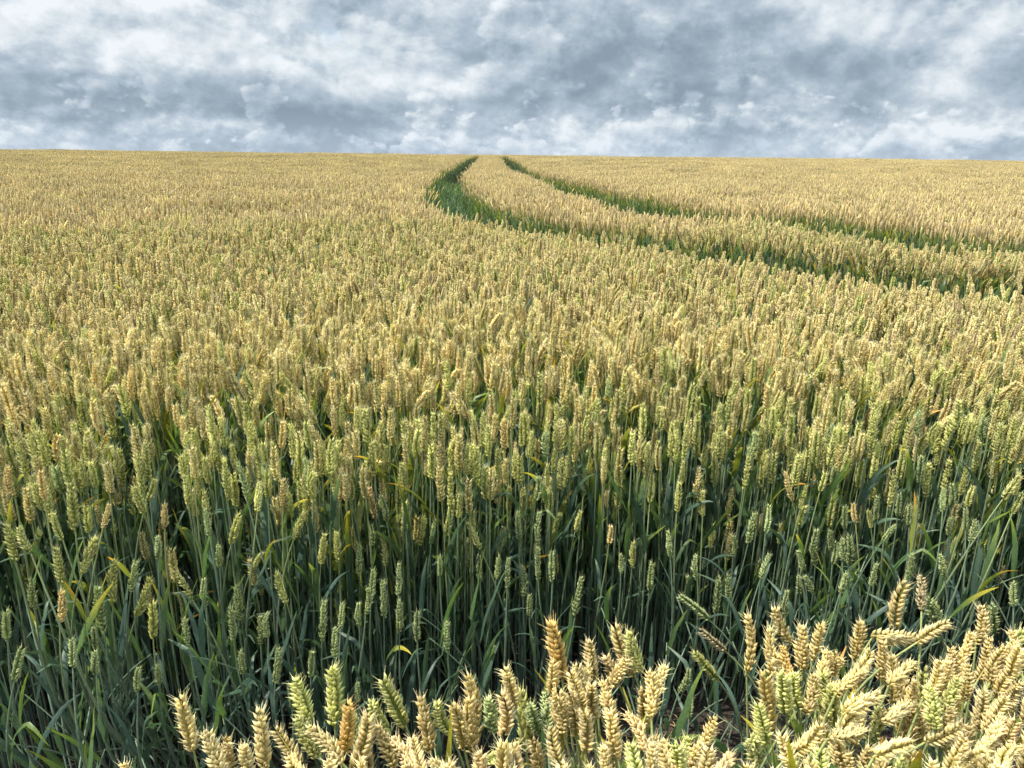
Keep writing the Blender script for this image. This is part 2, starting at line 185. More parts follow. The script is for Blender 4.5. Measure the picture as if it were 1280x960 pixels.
def make_mesh(name, V, F_, C, m, mats, extra=None, loose=0):
    me = bpy.data.meshes.new(name)
    me.vertices.add(len(V)); me.vertices.foreach_set('co', V.astype(np.float32).ravel())
    if len(F_):
        tri = F_[:, 3] < 0
        size = np.where(tri, 3, 4)
        loops = F_.ravel(); loops = loops[loops >= 0]
        me.loops.add(len(loops)); me.loops.foreach_set('vertex_index', loops.astype(np.int32))
        me.polygons.add(len(F_))
        start = np.concatenate([[0], np.cumsum(size)[:-1]]).astype(np.int32)
        me.polygons.foreach_set('loop_start', start)
        me.polygons.foreach_set('material_index', m.astype(np.int32))
        me.polygons.foreach_set('use_smooth', np.ones(len(F_), bool))
    for mt in mats:
        me.materials.append(mt)
    a = me.attributes.new('pigment', 'FLOAT_COLOR', 'POINT')
    a.data.foreach_set('color', np.hstack([C, np.ones((len(C), 1))]).astype(np.float32).ravel())
    for k, (typ, arr) in (extra or {}).items():
        a = me.attributes.new(k, typ, 'POINT')
        a.data.foreach_set('vector' if typ == 'FLOAT_VECTOR' else 'value', arr.ravel())
    me.update(calc_edges=True)
    return me

# ------------------------------------------------------------------ materials
def nodes_of(m):
    m.use_nodes = True
    nt = m.node_tree; nt.nodes.clear()
    return nt, nt.nodes, nt.links
def plant_material(name, rough, trans, vary, spec=0.3, sheen=0.0, trans_gain=1.3):
    m = bpy.data.materials.new(name); nt, N, L = nodes_of(m)
    out = N.new('ShaderNodeOutputMaterial'); b = N.new('ShaderNodeBsdfPrincipled')
    at = N.new('ShaderNodeAttribute'); at.attribute_name = 'pigment'
    oi = N.new('ShaderNodeObjectInfo')
    hsv = N.new('ShaderNodeHueSaturation')
    mr = N.new('ShaderNodeMapRange'); mr.inputs[3].default_value = 1 - vary; mr.inputs[4].default_value = 1 + vary
    L.new(oi.outputs['Random'], mr.inputs[0]); L.new(mr.outputs[0], hsv.inputs['Value'])
    geo = N.new('ShaderNodeNewGeometry')
    tc = N.new('ShaderNodeTexCoord')
    nz = N.new('ShaderNodeTexNoise'); nz.inputs['Scale'].default_value = 330; nz.inputs['Detail'].default_value = 5
    L.new(tc.outputs['Object'], nz.inputs['Vector'])
    mr2 = N.new('ShaderNodeMapRange'); mr2.inputs[1].default_value = .3; mr2.inputs[2].default_value = .7
    mr2.inputs[3].default_value = .74; mr2.inputs[4].default_value = 1.18
    L.new(nz.outputs['Fac'], mr2.inputs[0])
    mul = N.new('ShaderNodeMix'); mul.data_type = 'RGBA'; mul.blend_type = 'MULTIPLY'; mul.inputs[0].default_value = 1
    cmb = N.new('ShaderNodeCombineColor')
    for i in range(3): L.new(mr2.outputs[0], cmb.inputs[i])
    L.new(at.outputs['Color'], mul.inputs[6]); L.new(cmb.outputs[0], mul.inputs[7])
    L.new(mul.outputs[2], hsv.inputs['Color'])
    L.new(hsv.outputs[0], b.inputs['Base Color'])
    n3 = N.new('ShaderNodeTexNoise'); n3.inputs['Scale'].default_value = 1400; n3.inputs['Detail'].default_value = 3
    L.new(tc.outputs['Object'], n3.inputs['Vector'])
    bp = N.new('ShaderNodeBump'); bp.inputs['Strength'].default_value = .35; bp.inputs['Distance'].default_value = .0006
    L.new(n3.outputs['Fac'], bp.inputs['Height']); L.new(bp.outputs[0], b.inputs['Normal'])
    b.inputs['Roughness'].default_value = rough
    b.inputs['Specular IOR Level'].default_value = spec
    if trans > 0:
        t = N.new('ShaderNodeBsdfTranslucent')
        g = N.new('ShaderNodeMix'); g.data_type = 'RGBA'; g.blend_type = 'MULTIPLY'; g.inputs[0].default_value = 1
        g.inputs[7].default_value = (trans_gain * 1.05, trans_gain * 1.1, trans_gain * .6, 1)
        L.new(hsv.outputs[0], g.inputs[6]); L.new(g.outputs[2], t.inputs['Color'])
        mx = N.new('ShaderNodeMixShader'); mx.inputs[0].default_value = trans
        L.new(b.outputs[0], mx.inputs[1]); L.new(t.outputs[0], mx.inputs[2]); L.new(mx.outputs[0], out.inputs[0])
    else:
        L.new(b.outputs[0], out.inputs[0])
    return m
M_EAR = plant_material('wheat_ear_husk', .75, .27, .16, .15, trans_gain=1.4)
M_STEM = plant_material('wheat_straw_stem', .45, 0, .15, .4)
M_LEAF = plant_material('wheat_leaf_blade', .42, .36, .2, .45, trans_gain=1.6)
MATS = [M_EAR, M_STEM, M_LEAF]

# ------------------------------------------------------------------ palette (linear albedo)
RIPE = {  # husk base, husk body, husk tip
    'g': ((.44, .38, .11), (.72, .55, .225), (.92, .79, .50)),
    'p': ((.52, .43, .15), (.79, .635, .285), (.94, .845, .57)),
    'o': ((.46, .36, .09), (.72, .49, .16), (.88, .67, .32)),
    'k': ((.44, .37, .13), (.70, .52, .25), (.88, .72, .46)),
    'y': ((.32, .37, .09), (.59, .58, .19), (.84, .79, .42)),
    'n': ((.23, .31, .12), (.41, .48, .21), (.66, .67, .37)),
    'a': ((.38, .30, .13), (.565, .445, .235), (.75, .61, .38)),
    'm': ((.38, .38, .10), (.71, .595, .25), (.92, .82, .53)),
    'd': ((.30, .25, .13), (.46, .38, .21), (.62, .53, .34)),
}
LEAF = {  # blade, ageing tip
    'blue': ((.050, .098, .066), (.070, .125, .062)),
    'green': ((.075, .14, .045), (.20, .27, .035)),
    'yellowing': ((.10, .17, .04), (.50, .42, .04)),
    'orange': ((.22, .24, .035), (.60, .30, .03)),
    'straw': ((.30, .22, .10), (.44, .31, .15)),
}
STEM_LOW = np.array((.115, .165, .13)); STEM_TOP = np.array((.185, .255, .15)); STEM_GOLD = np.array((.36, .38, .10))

# ------------------------------------------------------------------ wheat pieces
def tube(pts, rad, cols, n):
    pts = np.asarray(pts, float); K = len(pts)
    T = np.gradient(pts, axis=0); T /= np.linalg.norm(T, axis=1)[:, None] + 1e-12
    up = np.array([0, 1.0, 0]) if abs(T[0][1]) < .9 else np.array([1.0, 0, 0])
    A = np.cross(T, up); A /= np.linalg.norm(A, axis=1)[:, None] + 1e-12
    B = np.cross(T, A)
    th = np.arange(n) / n * 2 * math.pi
    V = (pts[:, None] + (np.cos(th)[None, :, None] * A[:, None] + np.sin(th)[None, :, None] * B[:, None]) * np.asarray(rad)[:, None, None]).reshape(-1, 3)
    F_ = [(i * n + j, i * n + (j + 1) % n, (i + 1) * n + (j + 1) % n, (i + 1) * n + j) for i in range(K - 1) for j in range(n)]
    C = np.repeat(np.asarray(cols, float), n, axis=0)
    return V, np.array(F_, np.int32), C

def floret_template(lod):
    if lod == 0:
        ts = np.array([0, .10, .30, .52, .74, .90, 1.0]); rs = np.array([.28, .72, 1.0, .92, .54, .19, .03]); n = 6
    else:
        ts = np.array([0, .32, .70, 1.0]); rs = np.array([.45, 1.0, .75, .06]); n = 4
    th = np.arange(n) / n * 2 * math.pi
    V = np.array([[math.cos(a) * r, math.sin(a) * r, t] for t, r in zip(ts, rs) for a in th])
    F_ = np.array([(i * n + j, i * n + (j + 1) % n, (i + 1) * n + (j + 1) % n, (i + 1) * n + j) for i in range(len(ts) - 1) for j in range(n)])
    return V, F_, np.repeat(ts, n)
FT = [floret_template(0), floret_template(1)]

def frame(d, side):
    d = d / np.linalg.norm(d); x = side - d * (side @ d); x /= np.linalg.norm(x) + 1e-9
    return np.stack([x, np.cross(d, x), d], axis=1)

def ear(kind, lod, rs, L=.085, bend=None):
    """one wheat ear along +Z from the origin: two ranks of spikelets, each a fan of husks"""
    g = Geo(); base, body, tip = [np.array(c) for c in RIPE[kind]]
    thick = .30 + .70 * L / .085
    bend = (rs.uniform(.0, .42) if rs.random() < .75 else rs.uniform(.5, 1.1)) if bend is None else bend
    baz = rs.uniform(0, 2 * math.pi)
    fat = rs.uniform(.84, 1.04) * thick
    if lod == 2:
        K, n = 11, 5
        zs = np.linspace(0, 1, K); pts = np.zeros((K, 3)); pts[:, 2] = zs * L
        prof = np.sin(np.clip(zs * .86 + .10, 0, 1) * math.pi) ** .55 * .0074 * fat
        rad = prof * (1 + .18 * np.where(np.arange(K) % 2, 1, -1)); rad[0] = .002; rad[-1] = .0012
        cc = np.where((np.arange(K) % 2)[:, None], body * .55 + tip * .45, body * .75 + base * .25)
        V, F_, C = tube(pts, rad, cc, n)
        V[:, :2] += rs.normal(0, .0007, (len(V), 2))
        C = C * rs.uniform(.88, 1.10, (len(C), 1))
        g.add(V, F_, C, 0)
    else:
        tv, tf, tt = FT[lod]
        n = int(rs.integers(20, 25))
        fan = [-.62, -.22, .22, .62] if lod == 0 else [-.5, 0, .5]
        tw0, tw1 = rs.normal(0, .25), rs.normal(0, .5)
        for k in range(n):
            u = k / (n - 1); tw = tw0 + tw1 * u + rs.normal(0, .10); TW = rotz(tw)
            side = 1 if k % 2 else -1
            z = u * L * .90
            size = (.72 + .36 * math.sin(math.pi * min(1, u * .8 + .2))) * fat * rs.uniform(.93, 1.07)
            if k < 2: size *= .8
            out = np.array([side, 0, 0.0])
            last = k == n - 1
            if last: out = np.array([.15, 0, 0])
            for a in fan:
                a2 = a + rs.normal(0, .15)
                open_ = rs.uniform(.40, .68) * (1 - .3 * u)
                d = np.array([side * math.cos(a2) * math.sin(open_), math.sin(a2) * math.sin(open_) * 1.5, math.cos(open_)])
                if last: d = np.array([rs.normal(0, .2), a2 * .6, 1.0])
                M = frame(d, np.array([0, 1.0, 0]))
                ln = .0126 * size * rs.uniform(.82, 1.16) * (1.0 if abs(a) < .4 else .95)
                w = .00215 * size * rs.uniform(.85, 1.2) * (1 if lod == 0 else 1.25)
                V = tv * np.array([w * .92, w * 1.1, ln])
                # husk keel, slight belly
                V[:, 0] += .0006 * np.sin(tt * math.pi)
                V = (V @ M.T + np.array([side * .0014 + side * .0008 * math.cos(a2), math.sin(a2) * .0036 * size, z + rs.normal(0, .0006)])) @ TW.T
                wt = np.clip(tt, 0, 1)[:, None]
                jit = rs.uniform(.76, 1.16) * (rs.uniform(.45, .75) if rs.random() < .03 else 1)
                green = rs.uniform(0, .35) * (1 - u)
                b_ = body * (1 - green) + base * green
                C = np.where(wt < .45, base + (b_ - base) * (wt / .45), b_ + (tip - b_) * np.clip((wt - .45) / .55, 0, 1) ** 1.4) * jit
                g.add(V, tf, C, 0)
                if lod == 0 and rs.random() < (.5 + .4 * u):   # short awn at the husk tip
                    al = rs.uniform(.002, .005) + (.006 * rs.random() if u > .8 else 0)
                    p0 = M @ np.array([0, 0, ln * .96]) + np.array([side * .0014 + side * .0008 * math.cos(a2), math.sin(a2) * .0036 * size, z])
                    dd = M[:, 2] + np.array([side * .25, rs.normal(0, .2), 0])
                    pts = np.array([p0, p0 + dd * al])
                    V2, F2, C2 = tube(pts @ TW.T, [.00026, .00010], [tip, tip * 1.05], 3)
                    g.add(V2, F2, np.clip(C2, 0, .95), 0)
        V2, F2, C2 = tube([(0, 0, -.004), (0, 0, L * .45), (0, 0, L * .9)], [.0012, .0012, .0007], [base] * 3, 4)
        g.add(V2, F2, C2, 0)
    V, F_, C, m = g.arrays()
    if bend > 0.02:
        # bend about an axis, then turn so that the chord base-tip stays on +Z
        zz = np.clip(V[:, 2], -.01, None); kappa = bend / L
        th = zz * kappa
        dirx = V[:, 0] * math.cos(baz) + V[:, 1] * math.sin(baz); diry = -V[:, 0] * math.sin(baz) + V[:, 1] * math.cos(baz)
        nx = (1 - np.cos(th)) / kappa + dirx * np.cos(th); nz = np.sin(th) / kappa - dirx * np.sin(th)
        a = bend / 2; rx = nx * math.cos(a) - nz * math.sin(a); rz = nx * math.sin(a) + nz * math.cos(a)
        V = np.stack([rx * math.cos(baz) - diry * math.sin(baz), rx * math.sin(baz) + diry * math.cos(baz), rz], axis=1).astype(np.float32)
    return V, F_, C, m

def leaf(kind, lod, rs, L=None, droop=None, up=None):
    """a blade that leaves the stem at the origin, rises and arches over towards +X"""
    L = L or rs.uniform(.11, .19); droop = rs.uniform(.6, 2.3) if droop is None else droop
    up = rs.uniform(.15, .5) if up is None else up
    w = rs.uniform(.0042, .0063) * (1.0 if kind != 'straw' else .7)
    K = (11, 6, 4)[lod]
    ts = np.linspace(0, 1, K)
    ang = up + droop * ts ** 1.6
    if rs.random() < .3 and kind in ('blue', 'green'):
        kp = rs.uniform(.4, .7); ang = ang + np.clip((ts - kp) * 12, 0, 1) * rs.uniform(.5, 1.1)
    st = L / (K - 1)
    x = np.concatenate([[0], np.cumsum(np.sin(ang[:-1]) * st)]); z = np.concatenate([[0], np.cumsum(np.cos(ang[:-1]) * st)])
    y = np.cumsum(np.concatenate([[0], rs.normal(0, .06, K - 1)])) * st
    prof = np.minimum(1, .55 + ts * 2.2) * np.clip((1 - ts) * 2.1, 0, 1) ** .75
    wid = w * prof + .0003
    twist = rs.normal(0, .5) + rs.normal(0, .9) * ts
    V, C = [], []
    c0, c1 = np.array(LEAF[kind][0]), np.array(LEAF[kind][1])
    sen = rs.uniform(.35, .75)
    for i in range(K):
        T = np.array([math.sin(ang[i]), 0, math.cos(ang[i])]); S = np.array([0, 1.0, 0]); Nn = np.cross(T, S)
        A = S * math.cos(twist[i]) + Nn * math.sin(twist[i]); Bn = -S * math.sin(twist[i]) + Nn * math.cos(twist[i])
        P = np.array([x[i], y[i], z[i]])
        fold = .28 * wid[i]
        cc = c0 + (c1 - c0) * np.clip((ts[i] - sen) / (1 - sen) * 1.3, 0, 1)
        if lod < 2:
            V += [P - A * wid[i] - Bn * fold, P, P + A * wid[i] - Bn * fold]; C += [cc * 1.03, cc * .9 + .02, cc * .97]
        else:
            V += [P - A * wid[i], P + A * wid[i]]; C += [cc, cc]
    n = 3 if lod < 2 else 2
    F_ = [(i * n + j, i * n + j + 1, (i + 1) * n + j + 1, (i + 1) * n + j) for i in range(K - 1) for j in range(n - 1)]
    g = Geo(); g.add(np.array(V), np.array(F_), np.array(C), 2)
    return g.arrays()

def bezier(P, n):
    t = np.linspace(0, 1, n)[:, None]; P = [np.asarray(p, float) for p in P]
    return (1 - t) ** 3 * P[0] + 3 * (1 - t) ** 2 * t * P[1] + 3 * (1 - t) * t ** 2 * P[2] + t ** 3 * P[3]

def stem(P, lod, gold):
    K, n = ((18, 7), (7, 4), (3, 3))[lod]
    pts = bezier(P, K); t = np.linspace(0, 1, K)
    top = STEM_TOP * (1 - gold) + STEM_GOLD * gold
    rad = np.where(t < .62, .0018, .0018 - (t - .62) / .38 * .0007)
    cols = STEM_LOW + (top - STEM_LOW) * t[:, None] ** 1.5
    if lod == 0:
        for k in (5, 9, 13):
            rad[k] *= 1.32; cols[k] = cols[k] * .72
    if lod == 2: rad = rad * 1.15
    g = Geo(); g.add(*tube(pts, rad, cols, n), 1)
    return g.arrays(), pts

def rot_from_z(d):
    q = Vector((0, 0, 1)).rotation_difference(Vector(d)); return np.array(q.to_matrix())

def rotz(a):
    c, s = math.cos(a), math.sin(a); return np.array([[c, -s, 0], [s, c, 0], [0, 0, 1.0]])

def pick_kind(rs, w):
    ks = list(w); p = np.array([w[k] for k in ks], float); return ks[rs.choice(len(ks), p=p / p.sum())]

def tiller(rs, H):
    g = Geo(); lean = rs.normal(0, .12, 2)
    s, pts = stem([(0, 0, 0), (0, 0, H * .4), (lean[0] * .5, lean[1] * .5, H * .8), (lean[0], lean[1], H)], 0, 0.0)
    g.merge(s)
    for t in (.45, .75, .97):
        kd = pick_kind(rs, {'blue': 8, 'green': 1, 'straw': 1.5 if t < .5 else 0})
        g.merge(leaf(kd, 0, rs, droop=rs.uniform(.05, .8), up=rs.uniform(.06, .3)), rotz(rs.uniform(0, 6.28)), pts[int(t * (len(pts) - 1))])
    return g.arrays()

def stalk(kind, lod, rs, H=.72, tilt=None, leaves=None, flag=None, still=False):
    """a whole wheat plant standing on the origin, ear base near H"""
    g = Geo(); tilt = (abs(rs.normal(0, .13)) if rs.random() < .82 else rs.uniform(.25, .6)) if tilt is None else tilt
    az = rs.uniform(0, 2 * math.pi)
    e = np.array([math.sin(tilt) * math.cos(az), math.sin(tilt) * math.sin(az), math.cos(tilt)])
    Pb = np.array([math.cos(az) * tilt * .28, math.sin(az) * tilt * .28, H])
    s, pts = stem([(0, 0, 0), (0, 0, H * .4), Pb - e * H * .3, Pb], lod, .6 if kind in 'gpokma' else .15)
    g.merge(s)
    g.merge(ear(kind, lod, rs, rs.uniform(.056, .080)), rot_from_z(e) @ rotz(rs.uniform(0, 6.28)), Pb)
    nl = leaves if leaves is not None else (3, 3, 2)[lod]
    for k in range(nl):
        t = (.79, .58, .42, .27)[k] + rs.normal(0, .03)
        P = pts[min(len(pts) - 1, int(round(t * (len(pts) - 1))))] if lod < 2 else np.array([Pb[0] * t, Pb[1] * t, H * t])
        if k == 0:
            kd = flag or pick_kind(rs, {'blue': 3, 'green': 4, 'yellowing': 2.6, 'orange': 1.0})
            lf = leaf(kd, lod, rs, L=rs.uniform(.10, .17), droop=rs.uniform(.1, 1.2), up=rs.uniform(.12, .45))
        elif k < 3:
            lf = leaf(pick_kind(rs, {'blue': 9, 'green': 1.5, 'yellowing': .3}), lod, rs, droop=rs.uniform(.05, .6) if still and rs.random() < .85 else None, up=rs.uniform(.06, .25))
        else:
            lf = leaf(pick_kind(rs, {'blue': 2, 'straw': 3, 'yellowing': .4}), lod, rs, droop=rs.uniform(1.4, 2.8))
        g.merge(lf, rotz(rs.uniform(0, 6.28)), P)
    return g.arrays()

# ------------------------------------------------------------------ the field beyond the first rows: one object, instanced plants and tufts
protos = []          # arrays
def add_proto(a): protos.append(a); return len(protos) - 1
W_CANOPY = {'g': 2, 'p': 2.6, 'a': 1.2, 'm': 5.5, 'y': .9}
W_FAR = {'a': 10, 'g': 1.2, 'k': 1.2, 'm': 1.6, 'y': .4}
W_EDGE = {'y': 5, 'n': 4, 'm': 1.5}
HI_CAN = [add_proto(stalk(pick_kind(rng, {'g': 1.1, 'm': 6, 'y': 2.4, 'p': 2}), 0, rng)) for _ in range(14)]
HI_EDGE = [add_proto(stalk(pick_kind(rng, W_EDGE), 0, rng, tilt=abs(rng.normal(0, .07)), flag='blue' if rng.random() < .6 else None, leaves=3, still=True)) for _ in range(14)]
MID = [add_proto(stalk(pick_kind(rng, W_CANOPY), 1, rng)) for _ in range(26)]
LOW = [add_proto(stalk(pick_kind(rng, W_FAR), 2, rng)) for _ in range(30)]
low_pool = [stalk(pick_kind(rng, W_FAR), 2, rng, leaves=2) for _ in range(40)]
def tuft(size, count):
    g = Geo()
    for _ in range(count):
        a = low_pool[int(rng.integers(len(low_pool)))]
        x, y = rng.uniform(-size / 2, size / 2, 2) * 1.06
        g.merge(a, rotz(rng.uniform(0, 6.28)), (x, y, rng.normal(0, .022) - .01), tint=rng.uniform(.90, 1.09))
    return g.arrays()
TUFT = {.125: [add_proto(tuft(.125, 13)) for _ in range(14)], .25: [add_proto(tuft(.25, 52)) for _ in range(14)],
        .5: [add_proto(tuft(.5, 190)) for _ in range(10)], 1.0: [add_proto(tuft(1.0, 680)) for _ in range(6)]}

TILL = [add_proto(tiller(rng, h)) for h in (.30, .36, .42, .48, .54, .34, .45, .5)]
pts, idx, rots, scl = [], [], [], []
def put(x, y, z, i, rz, tx=0.0, ty=0.0, s=1.0):
    pts.append((x, y, z)); idx.append(i); rots.append((tx, ty, rz)); scl.append(s)

EDGE_Y = 1.33
def edge_y(x):
    return np.interp(x, [-1.4, -.7, -.2, .2, .6, 1.3], [1.18, 1.22, 1.33, 1.45, 1.48, 1.44]) + .02 * np.sin(x * 6.3) + .015 * np.sin(x * 17)
def canopy_drop(depth):          # how much lower the ears are at the open edge of the crop
    return .07 * np.exp(-(depth / .18) ** 1.5)

def wedge(x, y, m=0.0):
    return abs(x) < y * .86 + 1.0 + m

# quadtree of cells
def single_cell(x0, y0, s):
    n = rng.poisson((1250 if math.hypot(x0, y0) < 4.2 else 1000) * s * s)
    P = np.stack([rng.uniform(x0, x0 + s, n), rng.uniform(y0, y0 + s, n)], 1)
    if n == 0: return
    d1, u1 = dist_poly(P, T1s); d2, u2 = dist_poly(P, T2s); d3, u3 = dist_poly(P, SPs)
    for k in range(n):
        x, y = P[k]
        if y < edge_y(x): continue
        jit = rng.normal(0, .025)
        dmin, uu = (d1[k], u1[k]) if d1[k] < d2[k] else (d2[k], u2[k])
        hw = float(half(y)) * (1.0 if d1[k] < d2[k] else 1.0 + .3 * np.clip((14 - y) / 6, 0, 1))
        if dmin < hw + jit:
            if rng.random() < .34: put(x, y, float(ground_z(x, y)) - rng.uniform(.0, .12), int(TILL[int(rng.integers(len(TILL)))]), rng.uniform(0, 6.28), rng.normal(0, .2), rng.normal(0, .2))
            continue
        if d3[k] < .10 + jit and rng.random() < .8: continue
        depth = y - edge_y(x)
        z = float(ground_z(x, y)) + float(undul(x, y)) + rng.normal(0, .02)
        if rng.random() < .06: z -= rng.uniform(.04, .14)
        tx = ty = 0.0
        if depth < 1.3:
            z -= canopy_drop(depth) + (abs(rng.normal(0, .04)) if depth < .25 else 0)
            if depth < .22 and rng.random() < .2: z -= rng.uniform(.05, .28)
        if dmin < hw + .16:                     # plants at a wheel track lean into it
            f = (hw + .16 - dmin) / .16
            lean = f * abs(rng.normal(.05, .09)); tx, ty = -uu[1] * lean, uu[0] * lean
            z -= f * rng.uniform(0, .05)
        r = math.hypot(x, y)
        if r < 2.3:
            pool = HI_EDGE if (depth < .16 or (depth < .32 and rng.random() < .4)) else HI_CAN
        elif r < 5.5: pool = MID
        else: pool = LOW
        put(x, y, z, int(pool[int(rng.integers(len(pool)))]), rng.uniform(0, 6.28), tx, ty, rng.uniform(.97, 1.03))

def cell(x0, y0, s):
    cx, cy = x0 + s / 2, y0 + s / 2
    if not (wedge(cx, cy, s) and cy + s > 1.0): return
    r = math.hypot(cx, cy)
    c = np.array([[cx, cy]])
    dt = min(dist_poly(c, T1s)[0][0], dist_poly(c, T2s)[0][0]) - s * .71 - HALF
    dsp = dist_poly(c, SPs)[0][0] - s * .71 - .1
    near_track = dt < .12 or dsp < .02
    want = 0 if r < 5.2 else .25 if r < 15 else .5 if r < 27 else 1.0
    if near_track: want = 0 if r < 17 else .125
    if want == 0:
        if s > .5:
            h = s / 2
            for a in (0, 1):
                for b in (0, 1): cell(x0 + a * h, y0 + b * h, h)
        else: single_cell(x0, y0, s)
        return
    if s > want + 1e-6:
        h = s / 2
        for a in (0, 1):
            for b in (0, 1): cell(x0 + a * h, y0 + b * h, h)
        return
    if near_track and min(dist_poly(c, T1s)[0][0], dist_poly(c, T2s)[0][0]) < float(half(cy)) + .03: return
    pool = TUFT[s]
    z = float(ground_z(cx, cy)) + float(undul(cx, cy)) + rng.normal(0, .012)
    j = s * .08
    put(cx + rng.uniform(-j, j), cy + rng.uniform(-j, j), z, pool[int(rng.integers(len(pool)))], int(rng.integers(4)) * math.pi / 2 + rng.normal(0, .1))
for yy in range(0, 66):
    for xx in range(-62, 62):
        cell(float(xx), float(yy), 1.0)

# plants of the near strip beside and beneath the camera-side rows that the photo only hints at
def front_edge(x):
    return np.interp(x, [-.6, -.3, -.1, .05, .12, .17, .25, .32, .55, 1.3], [.45, .50, .55, .66, .66, .56, .55, .72, .78, .80])
GOLD_FILL = [add_proto(stalk(pick_kind(rng, {'g': 4, 'p': 3, 'k': 1.5, 'y': 2}), 0, rng, tilt=abs(rng.normal(0, .12)))) for _ in range(12)]
for _ in range(1000):
    x = rng.uniform(-.40, 1.5); y = rng.uniform(.36, .9)
    if y > front_edge(x) - .07 or (.10 < x < .32 and y > .52): continue
    z = -rng.uniform(.0, .13) - .02
    put(x, y, z, int(GOLD_FILL[int(rng.integers(len(GOLD_FILL)))]), rng.uniform(0, 6.28), rng.normal(0, .05), rng.normal(0, .05), 1.04)

for _ in range(90):
    x = rng.uniform(-1.7, 1.7); y = float(edge_y(x)) + rng.uniform(-.22, .5)
    if y < 1.0: continue
    put(x, y, -rng.uniform(0, .08), int(TILL[int(rng.integers(len(TILL)))]), rng.uniform(0, 6.28), rng.normal(0, .06), rng.normal(0, .06))
for _ in range(170):
    x = rng.uniform(-.9, 1.2); y = rng.uniform(.75, 1.3)
    if y < front_edge(x) + .04: continue
    put(x, y, -rng.uniform(.1, .25), int(TILL[int(rng.integers(len(TILL)))]), rng.uniform(0, 6.28), rng.normal(0, .15), rng.normal(0, .15))
def build_field():
    Vs, Fs, Cs, ms, pid, n = [], [], [], [], [], 0
    for k, (V, F_, C, m) in enumerate(protos):
        Vs.append(V); Fs.append(np.where(F_ < 0, -1, F_ + n)); Cs.append(C); ms.append(m); pid.append(np.full(len(V), k)); n += len(V)
    P = np.array(pts, np.float32); K = len(P)
    V = np.vstack(Vs + [P]); C = np.vstack(Cs + [np.zeros((K, 3))])
    is_proto = np.concatenate([np.ones(n, np.int32), np.zeros(K, np.int32)])
    pid = np.concatenate(pid + [np.full(K, -1)]).astype(np.int32)
    pick = np.concatenate([np.zeros(n), np.array(idx)]).astype(np.int32)
    rot = np.vstack([np.zeros((n, 3)), np.array(rots)]).astype(np.float32)
    sc = np.concatenate([np.ones(n), np.array(scl)]).astype(np.float32)
    me = make_mesh('wheat_field', V, np.vstack(Fs), C, np.concatenate(ms), MATS,
                   {'is_proto': ('INT', is_proto), 'pid': ('INT', pid), 'pick': ('INT', pick), 'turn': ('FLOAT_VECTOR', rot), 'size': ('FLOAT', sc)})
    o = bpy.data.objects.new('wheat_field', me); col.objects.link(o)
    o['kind'] = 'stuff'; o['label'] = 'ripening wheat crop that fills the field up to the horizon'; o['category'] = 'wheat crop'
    ng = bpy.data.node_groups.new('sow_wheat', 'GeometryNodeTree')
    ng.interface.new_socket('Geometry', in_out='INPUT', socket_type='NodeSocketGeometry')
    ng.interface.new_socket('Geometry', in_out='OUTPUT', socket_type='NodeSocketGeometry')
    N, L = ng.nodes, ng.links
    gi, go = N.new('NodeGroupInput'), N.new('NodeGroupOutput')
    def attr(nm, t):
        a = N.new('GeometryNodeInputNamedAttribute'); a.data_type = t; a.inputs['Name'].default_value = nm
        return a.outputs['Attribute']
    sep = N.new('GeometryNodeSeparateGeometry'); sep.domain = 'POINT'
    L.new(gi.outputs[0], sep.inputs['Geometry']); L.new(attr('is_proto', 'INT'), sep.inputs['Selection'])
    sp = N.new('GeometryNodeSplitToInstances'); sp.domain = 'POINT'
    L.new(sep.outputs['Selection'], sp.inputs['Geometry']); L.new(attr('pid', 'INT'), sp.inputs['Group ID'])
    iop = N.new('GeometryNodeInstanceOnPoints')
    L.new(sep.outputs['Inverted'], iop.inputs['Points']); L.new(sp.outputs['Instances'], iop.inputs['Instance'])
    iop.inputs['Pick Instance'].default_value = True
    L.new(attr('pick', 'INT'), iop.inputs['Instance Index'])
    e2r = N.new('FunctionNodeEulerToRotation'); L.new(attr('turn', 'FLOAT_VECTOR'), e2r.inputs[0])
    L.new(e2r.outputs[0], iop.inputs['Rotation'])
    L.new(attr('size', 'FLOAT'), iop.inputs['Scale'])
    L.new(iop.outputs[0], go.inputs[0])
    md = o.modifiers.new('sow_wheat', 'NODES'); md.node_group = ng
    return o
build_field()
print('instances', len(pts), 'proto verts', sum(len(a[0]) for a in protos))

# ------------------------------------------------------------------ the 300 nearest plants, each an object with its parts
def ob(name, me, parent=None):
    o = bpy.data.objects.new(name, me); col.objects.link(o)
    if parent is not None: o.parent = parent
    return o
ear_pool = {}
def ear_mesh(kind, i):
    if (kind, i) not in ear_pool:
        rs = np.random.default_rng(1000 + i * 17 + ord(kind))
        V, F_, C, m = ear(kind, 0, rs, .085, bend=(.05, .3, .15, .5, .22, .4, .1, .7)[i])
        ear_pool[(kind, i)] = make_mesh('wheat_ear', V, F_, C, np.zeros(len(F_), int), [M_EAR])
    return ear_pool[(kind, i)]
leaf_pool = {}
def leaf_mesh(kind, i):
    if (kind, i) not in leaf_pool:
        rs = np.random.default_rng(3000 + i * 13 + len(kind))
        dr = (.2, .6, 1.1, 1.7, .35, .45)[i]
        V, F_, C, m = leaf(kind, 0, rs, droop=dr)
        leaf_pool[(kind, i)] = make_mesh('wheat_leaf', V, F_, C, np.zeros(len(F_), int), [M_LEAF])
    return leaf_pool[(kind, i)]

